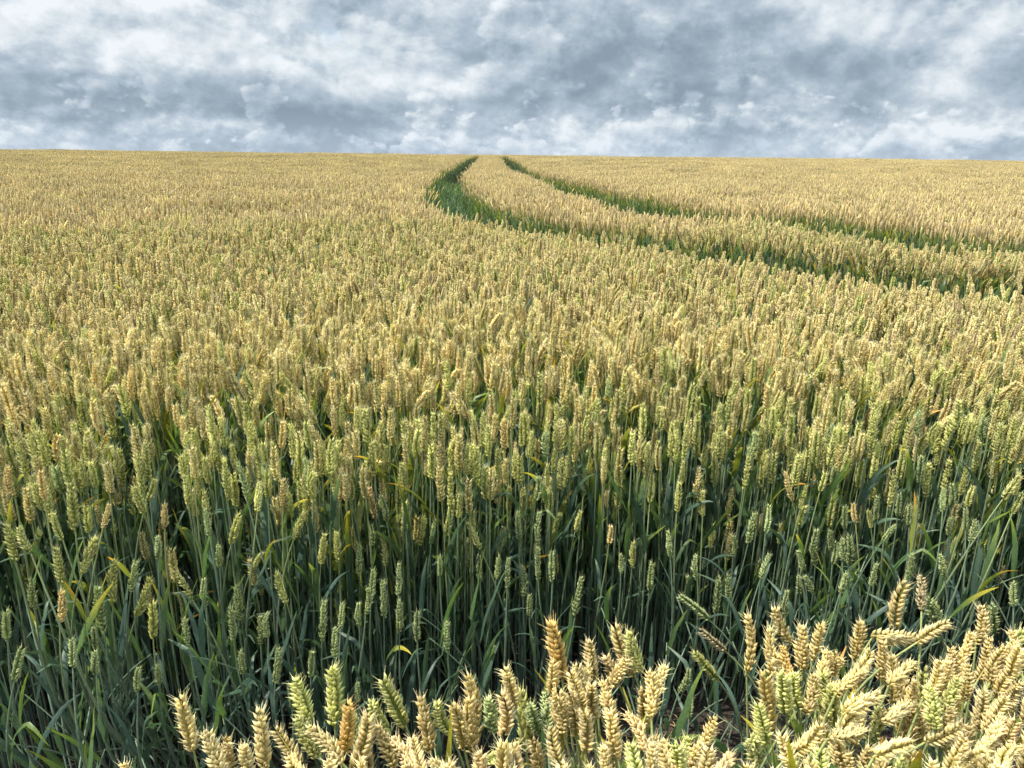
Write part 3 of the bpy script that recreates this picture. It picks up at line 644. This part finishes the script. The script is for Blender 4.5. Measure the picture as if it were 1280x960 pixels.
COL = {'g': 'golden', 'p': 'cream-gold', 'o': 'orange-gold', 'k': 'pinkish-gold', 'y': 'yellow-green', 'n': 'blue-green', 'd': 'dry-grey'}
ORD = ('first second third fourth fifth sixth seventh eighth ninth tenth eleventh twelfth thirteenth fourteenth fifteenth sixteenth seventeenth eighteenth '
       'nineteenth twentieth').split()
heroes = []
for kd_, c_, fl_, *v in HEROES:
    heroes.append(dict(kind='fw'[kd_], c='gpokynd'[c_], flag='-LAM'[fl_], b=Vector(v[:3]), t=Vector(v[3:])))
def describe():
    """a label for each plant from its own look and where it stands"""
    for h in heroes:
        e = (h['t'] - h['b'])
        a = math.degrees(math.atan2(e.x, e.z)); h['a'] = a
        pose = 'upright' if abs(a) < 7 else ('tilting slightly ' if abs(a) < 18 else 'leaning ' if abs(a) < 48 else 'bowed far to the ') + ('right' if a > 0 else 'left')
        if h['t'].z < h['b'].z: pose = 'nodding ' + ('right' if a > 0 else 'left')
        h['pose'] = pose
        x, y, z = h['t']
        s = x / (y + .3)
        if h['kind'] == 'f':
            h['zone'] = ('left' if s < -.12 else 'middle' if s < .27 else 'right' if s < .56 else 'rightmost') + ' front clump'
            h['zone'] += ', far side' if y > .63 else ', bottom edge' if y < .535 else ''
        else:
            lvl = 'high' if z > .66 else 'midway' if z > .575 else 'low'
            h['zone'] = f'{lvl} on edge, ' + ('left third' if s < -.27 else 'middle' if s < .26 else 'right third')
        h['size'] = 'short ' if e.length < .056 else ''
        h['key'] = (h['c'], pose, h['zone'], h['size'])
    groups = {}
    for h in heroes: groups.setdefault(h['key'], []).append(h)
    for key, hs in groups.items():
        assert len(hs) <= len(ORD), (key, len(hs))
        hs.sort(key=lambda q: q['t'].x / (q['t'].y + .3))
        for i, h in enumerate(hs):
            o = '' if len(hs) == 1 else f', {ORD[i]} such from left' if i < len(hs) - 1 or len(hs) > 2 else ', rightmost such'
            h['label'] = f"{h['size']}{COL[h['c']]} {h['pose']} wheat ear{o}, {h['zone']}"
        if len(hs) == 2:
            hs[0]['label'] = hs[0]['label'].replace('first such from left', 'leftmost such')
    for h in heroes:
        if h['flag'] == 'L': h['label'] = 'pale green ear on the kinked stalk that leans out over the gap'
        if h['flag'] == 'A': h['label'] = 'dry bristly ear on the broken stalk just below the leaning green one'
        if h['flag'] == 'M': h['label'] = 'yellow-green ear bowed left in the gap, under the two kinked stalks'
describe()
hr = random.Random(5)
for n, h in enumerate(heroes):
    b, t, c = h['b'], h['t'], h['c']
    e = t - b; L = e.length; e.normalize()
    lean = max(0.0, min(1.0, math.hypot(e.x, e.y)))
    if h['flag'] in 'LA':
        g = Vector((b.x + .13, b.y - .02, 0)); p1 = g + Vector((.04, 0, .25)); p2 = b - e * .16
    else:
        k = .10 if h['kind'] == 'f' else .16
        g = Vector((b.x - e.x * k + hr.gauss(0, .02), b.y - max(-.25, min(.25, e.y)) * k + hr.uniform(0, .03), 0))
        p1 = g + Vector((hr.gauss(0, .01), hr.gauss(0, .01), b.z * .45)); p2 = b - e * min(.2, b.z * .3)
        if e.z < .5: p2 = b - e * .05 - Vector((0, 0, .10))
    if h['kind'] == 'w' and g.y < edge_y(g.x) - .06 and h['flag'] == '-': g.y = edge_y(g.x) - hr.uniform(-.02, .06)
    g.z = 0.0
    root = ob('wheat_stalk', None); root.location = g
    root.empty_display_size = .05
    root['label'] = h['label']; root['category'] = 'wheat stalk'
    root['group'] = 'ripe wheat stalks of the front clump' if h['kind'] == 'f' else 'wheat stalks along the shaded crop edge'
    gold = {'g': .6, 'p': .7, 'o': .6, 'k': .5, 'y': .4, 'n': .0, 'd': .7}[c]
    (V, F_, C, m), sp = stem([Vector((0, 0, 0)), p1 - g, p2 - g, b - g], 0, gold)
    ob('stem', make_mesh('wheat_stem', V, F_, C, np.zeros(len(F_), int), [M_STEM]), root)
    eo = ob('ear', ear_mesh(c, n % 8), root)
    q = Vector((0, 0, 1)).rotation_difference(e)
    eo.rotation_mode = 'QUATERNION'; eo.rotation_quaternion = q @ Quaternion((0, 0, 1), hr.uniform(0, 6.28))
    s = L / .0895
    w = (s * .5 + .56) * hr.uniform(.94, 1.08) if h['kind'] == 'f' else (s * .5 + .38) * hr.uniform(.92, 1.06)
    eo.scale = (w, w, s); eo.location = b - g
    nl = hr.choice((2, 3, 3)) if h['kind'] == 'f' else hr.choice((1, 2, 2, 3))
    for k in range(nl):
        tt = (.74, .57, .42, .27)[k] + hr.gauss(0, .03)
        P = sp[int(tt * (len(sp) - 1))]
        if k == 0 and h['kind'] == 'f': kd = hr.choices(('green', 'yellowing', 'orange', 'blue'), (2.5, 3.5, 2.2, 1))[0]
        elif k == 0: kd = hr.choices(('blue', 'green', 'yellowing'), (6, 2.5, .3))[0] if b.z < .62 else hr.choices(('blue', 'green', 'yellowing', 'orange'), (3, 3, 2, .6))[0]
        elif k < 3: kd = hr.choices(('blue', 'green'), (8, 1))[0]
        else: kd = hr.choices(('blue', 'straw'), (2, 1))[0]
        lo = ob('leaf', leaf_mesh(kd, hr.randrange(6)), root)
        lo.location = Vector(P); lo.rotation_euler = (0, 0, hr.uniform(0, 6.28))
        sc_ = hr.uniform(.6, .92) if h['kind'] == 'w' or k else hr.uniform(.75, 1.0); lo.scale = (sc_, sc_, sc_)

# ------------------------------------------------------------------ ground
def sheet(name, xs, ys, zoff, mat, kind='structure'):
    X, Y = np.meshgrid(xs, ys); Z = ground_z(X, Y) + zoff
    V = np.stack([X.ravel(), Y.ravel(), Z.ravel()], 1); nx = len(xs)
    F_ = np.array([(j * nx + i, j * nx + i + 1, (j + 1) * nx + i + 1, (j + 1) * nx + i) for j in range(len(ys) - 1) for i in range(nx - 1)])
    me = make_mesh(name, V, F_, np.full((len(V), 3), .1), np.zeros(len(F_), int), [mat])
    o = ob(name, me); o['kind'] = kind
    return o
def soil(name, c0, c1):
    m = bpy.data.materials.new(name); nt, N, L = nodes_of(m)
    out = N.new('ShaderNodeOutputMaterial'); b = N.new('ShaderNodeBsdfPrincipled'); L.new(b.outputs[0], out.inputs[0])
    tc = N.new('ShaderNodeTexCoord'); nz = N.new('ShaderNodeTexNoise'); nz.inputs['Scale'].default_value = 9; nz.inputs['Detail'].default_value = 9; nz.inputs['Roughness'].default_value = .7
    L.new(tc.outputs['Object'], nz.inputs['Vector'])
    cr = N.new('ShaderNodeValToRGB'); cr.color_ramp.elements[0].position = .35; cr.color_ramp.elements[1].position = .68
    cr.color_ramp.elements[0].color = (*c0, 1); cr.color_ramp.elements[1].color = (*c1, 1)
    L.new(nz.outputs['Fac'], cr.inputs[0]); L.new(cr.outputs[0], b.inputs['Base Color']); b.inputs['Roughness'].default_value = .95
    n2 = N.new('ShaderNodeTexNoise'); n2.inputs['Scale'].default_value = 45; n2.inputs['Detail'].default_value = 6
    L.new(tc.outputs['Object'], n2.inputs['Vector'])
    bp = N.new('ShaderNodeBump'); bp.inputs['Strength'].default_value = .9; bp.inputs['Distance'].default_value = .03
    L.new(n2.outputs['Fac'], bp.inputs['Height']); L.new(bp.outputs[0], b.inputs['Normal'])
    return m
M_SOIL = soil('dry_soil', (.020, .014, .010), (.052, .036, .024))
M_TRACK = soil('packed_soil', (.05, .035, .022), (.11, .078, .05))
xs = np.concatenate([np.linspace(-400, -20, 12), np.linspace(-16, 16, 17), np.linspace(20, 400, 12)])
ys = np.concatenate([np.linspace(-60, -4, 6), np.linspace(-2, 70, 73), np.linspace(75, 420, 24)])
sheet('ground', xs, ys, 0.0, M_SOIL)
def ribbon(name, poly):
    T = np.gradient(poly, axis=0); T /= np.linalg.norm(T, axis=1)[:, None]; Nn = np.stack([-T[:, 1], T[:, 0]], 1)
    A, B = poly - Nn * .17, poly + Nn * .17
    V = np.zeros((len(poly) * 2, 3)); V[0::2, :2] = A; V[1::2, :2] = B; V[:, 2] = ground_z(V[:, 0], V[:, 1]) + .006
    F_ = np.array([(2 * i, 2 * i + 2, 2 * i + 3, 2 * i + 1) for i in range(len(poly) - 1)])
    o = ob(name, make_mesh(name, V, F_, np.full((len(V), 3), .1), np.zeros(len(F_), int), [M_TRACK])); o['kind'] = 'structure'
ribbon('wheel_track', T1s); ribbon('wheel_track', T2s)
# loose straw on the bare strip
g = Geo()
for _ in range(1000):
    x, y = rng.uniform(-1.1, 1.4), rng.uniform(.55, 1.75)
    a = rng.uniform(0, 6.28); l = rng.uniform(.02, .09); zz = rng.uniform(.003, .02)
    d = np.array([math.cos(a), math.sin(a), rng.normal(0, .15)]) * l
    p0 = np.array([x, y, zz]); c = np.array((.36, .25, .12)) * rng.uniform(.5, 1.2)
    g.add(*tube([p0, p0 + d * .5 + (0, 0, rng.uniform(0, .004)), p0 + d], [.0011, .0012, .0008], [c] * 3, 4), 0)
o = ob('straw_litter', g.mesh('straw_litter', [M_STEM])); o['kind'] = 'stuff'
o['label'] = 'broken straw scattered on the bare soil strip'; o['category'] = 'straw'

# ------------------------------------------------------------------ sky: Nishita daylight behind broken cloud
SUN_EL, SUN_AZ = R(60), (-.97, -.12)
sd = Vector((SUN_AZ[0] * math.cos(SUN_EL), SUN_AZ[1] * math.cos(SUN_EL), math.sin(SUN_EL))).normalized()
world = bpy.data.worlds.new('World'); scene.world = world; world.use_nodes = True
nt = world.node_tree; N, L = nt.nodes, nt.links; N.clear()
wo = N.new('ShaderNodeOutputWorld')
def link(a, b): L.new(a, b)
def val(op, a, b=None, clamp=False):
    n = N.new('ShaderNodeMath'); n.operation = op; n.use_clamp = clamp
    for i, q in enumerate((a, b)):
        if q is None: continue
        if isinstance(q, (int, float)): n.inputs[i].default_value = q
        else: link(q, n.inputs[i])
    return n.outputs[0]
def remap(v, a, b, c=0.0, d=1.0, smooth_=True):
    n = N.new('ShaderNodeMapRange'); n.interpolation_type = 'SMOOTHSTEP' if smooth_ else 'LINEAR'
    link(v, n.inputs[0])
    for i, q in enumerate((a, b, c, d)): n.inputs[i + 1].default_value = q
    return n.outputs[0]
def mixc(f, a, b):
    n = N.new('ShaderNodeMix'); n.data_type = 'RGBA'
    if isinstance(f, (int, float)): n.inputs[0].default_value = f
    else: link(f, n.inputs[0])
    for i, q in ((6, a), (7, b)):
        if isinstance(q, tuple): n.inputs[i].default_value = (*q, 1)
        else: link(q, n.inputs[i])
    return n.outputs[2]
sky = N.new('ShaderNodeTexSky'); sky.sky_type = 'NISHITA'; sky.sun_disc = False
sky.sun_elevation = SUN_EL; sky.sun_rotation = math.atan2(sd.x, sd.y); sky.altitude = 100; sky.ozone_density = 1.5
bg1 = N.new('ShaderNodeBackground'); bg1.inputs[1].default_value = .10; link(sky.outputs[0], bg1.inputs[0])
SKY_OFF = (1.4, 9.6, 7.2)
CLOUD_GAIN = 0.575
tc = N.new('ShaderNodeTexCoord')
dirv = tc.outputs['Generated']
sx = N.new('ShaderNodeSeparateXYZ'); link(dirv, sx.inputs[0])
def scaled(v, s):
    n = N.new('ShaderNodeVectorMath'); n.operation = 'SCALE'; link(v, n.inputs[0])
    if isinstance(s, (int, float)): n.inputs['Scale'].default_value = s
    else: link(s, n.inputs['Scale'])
    return n.outputs[0]
def addv(a, b, mul=None):
    n = N.new('ShaderNodeVectorMath'); n.operation = 'ADD'; link(a, n.inputs[0])
    if isinstance(b, tuple): n.inputs[1].default_value = b
    else: link(b, n.inputs[1])
    return n.outputs[0]
def noise(vec, scale, detail, rough, dist=0.0, colour=False):
    n = N.new('ShaderNodeTexNoise'); n.inputs['Scale'].default_value = scale; n.inputs['Detail'].default_value = detail
    n.inputs['Roughness'].default_value = rough; n.inputs['Distortion'].default_value = dist
    link(vec, n.inputs['Vector']); return n.outputs['Color' if colour else 'Fac']
# cloud space: the view direction, flattened upwards because cloud is wider than it is tall
flat_ = N.new('ShaderNodeVectorMath'); flat_.operation = 'MULTIPLY'; link(dirv, flat_.inputs[0]); flat_.inputs[1].default_value = (1, 1, 1.45)
P0 = addv(flat_.outputs[0], SKY_OFF)
def warped(Pv, amp, scale):
    wn = noise(Pv, scale, 3, .5, 0, True)
    w = N.new('ShaderNodeVectorMath'); w.operation = 'MULTIPLY_ADD'; link(wn, w.inputs[0]); w.inputs[1].default_value = (amp, amp, amp * .7); link(Pv, w.inputs[2])
    return w.outputs[0]
def layer(scale, lv, off):
    """one deck of cloud: returns its density and how sunlit it looks (thin towards the sun = lit rim, thick = shaded base)"""
    Pv = warped(addv(P0, off), .055 * 4.6 / scale, scale * .9)
    l1 = tuple(q * 4.6 / scale for q in lv)
    d0 = noise(Pv, scale, 8, .57); d1 = noise(addv(Pv, l1), scale, 8, .57)
    f0 = noise(Pv, scale * 3.2, 5, .6); f1 = noise(addv(Pv, tuple(q * .4 for q in l1)), scale * 3.2, 5, .6)
    big = noise(addv(P0, (off[0] + 7.1, off[1] + 3.3, off[2])), scale * .55, 3, .5)
    sh = val('MULTIPLY', val("SUBTRACT", d0, d1), 3.3)
    sh = val('ADD', sh, val('MULTIPLY', val("SUBTRACT", f0, f1), 1.4))
    sh = val('ADD', sh, val('MULTIPLY', val('SUBTRACT', big, .5), -1.9))
    sh = val('ADD', sh, val('MULTIPLY', val('SUBTRACT', d0, .5), -.6))
    return d0, sh
LV = (-.02, 0, .05)
dA, sA = layer(4.6, LV, (0, 0, 0))
dB, sB = layer(10.0, LV, (4.2, 1.7, 2.6))
lowf = remap(sx.outputs[2], .012, .075, 1, 0)
def mixf(f, a, b):
    return val('ADD', val('MULTIPLY', f, b), val('MULTIPLY', val('SUBTRACT', 1.0, f), a))
d0 = mixf(lowf, dA, dB); shade = mixf(lowf, sA, val('ADD', sB, .10))
# the big cloud masses of this sky: bearing, height, spread, lightness
def mass(bx, bz, wx, wz, amp):
    ex = val('POWER', val('DIVIDE', val('SUBTRACT', sx.outputs[0], bx), wx), 2.0)
    ez = val('POWER', val('DIVIDE', val('SUBTRACT', zz, bz), wz), 2.0)
    front = val('GREATER_THAN', sx.outputs[1], 0.0)
    return val('MULTIPLY', val('MULTIPLY', val('POWER', 2.718, val('MULTIPLY', val('ADD', ex, ez), -1.0)), amp), front)
zz = sx.outputs[2]
for q in ((-.53, .055, .13, .030, -.44), (-.26, .034, .19, .018, -.46), (.22, .098, .07, .020, -.12), (.50, .088, .14, .022, -.26), (-.16, .150, .13, .024, -.26),
          (.36, .16, .12, .02, -.18), (-.46, .125, .13, .030, .12), (-.10, .085, .09, .028, .22), (-.37, .018, .05, .014, .34), (.47, .020, .20, .016, .16), (.10, .155, .07, .025, .16), (.10, .028, .12, .012, .08), (.33, .118, .05, .02, .16)):
    shade = val('ADD', shade, mass(*q))
# billowing heads of cumulus in front of the grey decks
def billow(scale, off, lo):
    Pv = warped(addv(P0, off), .06 / scale * 4.6, scale * 1.2)
    def dens(v):
        vo = N.new('ShaderNodeTexVoronoi'); vo.feature = 'SMOOTH_F1'; vo.inputs['Scale'].default_value = scale * 3.4; vo.inputs['Detail'].default_value = 3
        vo.inputs['Roughness'].default_value = .5; vo.inputs['Smoothness'].default_value = .35; vo.normalize = True
        link(v, vo.inputs['Vector'])
        n = noise(v, scale, 7, .55)
        return val('ADD', n, val('MULTIPLY', val('SUBTRACT', .30, vo.outputs['Distance']), .42))
    a = dens(Pv); b = dens(addv(Pv, (-.010 * 4.6 / scale, 0, .024 * 4.6 / scale)))
    mask = remap(a, lo, lo + .06)
    sh = val('ADD', val('MULTIPLY', val('SUBTRACT', a, b), 3.4), val('MULTIPLY', val('SUBTRACT', lo + .10, a), 2.2))
    return mask, sh
mA, bA = billow(5.0, (2.0, 5.0, 1.0), .50)
mB, bB = billow(11.0, (8.0, 1.0, 4.0), .53)
shade = mixf(val('MULTIPLY', mA, .8), shade, val('ADD', val('MULTIPLY', shade, .75), val('ADD', bA, .05)))
mB = val('MULTIPLY', mB, remap(sx.outputs[2], .02, .11, .95, .25))
shade = mixf(mB, shade, val('ADD', val('MULTIPLY', shade, .6), val('ADD', bB, .12)))
lit = remap(shade, -.56, .64, 0, 1, False)
cr = N.new('ShaderNodeValToRGB'); e = cr.color_ramp.elements
e[0].position = 0; e[0].color = (.27, .345, .43, 1); e[1].position = 1; e[1].color = (.88, .93, .97, 1)
for pos, c in ((.25, (.34, .425, .51)), (.45, (.445, .535, .625)), (.62, (.56, .645, .725)), (.80, (.72, .79, .845))):
    q = e.new(pos); q.color = (*c, 1)
link(lit, cr.inputs[0])
low = remap(sx.outputs[2], -.01, .045, 1, 0)
colr = mixc(val('MULTIPLY', low, .35), cr.outputs[0], (.64, .75, .87))
bg2 = N.new('ShaderNodeBackground'); bg2.inputs[1].default_value = CLOUD_GAIN; link(colr, bg2.inputs[0])
link(remap(sx.outputs[2], .22, .75, CLOUD_GAIN, CLOUD_GAIN * 2.9), bg2.inputs[1])      # cloud is thinner to look through overhead than towards the horizon
gap = remap(d0, .28, .38, .55, 1)
mixs = N.new('ShaderNodeMixShader'); link(gap, mixs.inputs[0]); link(bg1.outputs[0], mixs.inputs[1]); link(bg2.outputs[0], mixs.inputs[2])
link(mixs.outputs[0], wo.inputs[0])
world.cycles.sampling_method = 'NONE'

cam = bpy.data.cameras.new('camera'); co = bpy.data.objects.new('camera', cam); col.objects.link(co)
cam.sensor_width = 36; cam.lens = 924 / 1280 * 36; cam.clip_start = .02; cam.clip_end = 3000
p, r = R(17.88), R(.63)
Fv = Vector((0, math.cos(p), -math.sin(p))); R0 = Vector((1, 0, 0)); U0 = Vector((0, math.sin(p), math.cos(p)))
Rv = math.cos(r) * R0 + math.sin(r) * U0; Uv = -math.sin(r) * R0 + math.cos(r) * U0
co.matrix_world = Matrix(((Rv.x, Uv.x, -Fv.x, 0), (Rv.y, Uv.y, -Fv.y, 0), (Rv.z, Uv.z, -Fv.z, 1.3), (0, 0, 0, 1)))
scene.camera = co
sun = bpy.data.lights.new('sun', 'SUN'); sun.energy = 4.3; sun.angle = R(.6); sun.color = (1, .95, .86)
so = bpy.data.objects.new('sun', sun); col.objects.link(so)
so.rotation_mode = 'QUATERNION'; so.rotation_quaternion = Vector((0, 0, 1)).rotation_difference(sd)
vs = scene.view_settings; vs.view_transform = 'Standard'; vs.look = 'None'; vs.gamma = 1; vs.exposure = 0.80; vs.use_curve_mapping = False
scene.cycles.max_bounces = 5; scene.cycles.diffuse_bounces = 3; scene.cycles.transmission_bounces = 3; scene.cycles.transparent_max_bounces = 4
scene.cycles.glossy_bounces = 2
scene.cycles.use_adaptive_sampling = True; scene.cycles.adaptive_threshold = 0.025; scene.cycles.adaptive_min_samples = 20
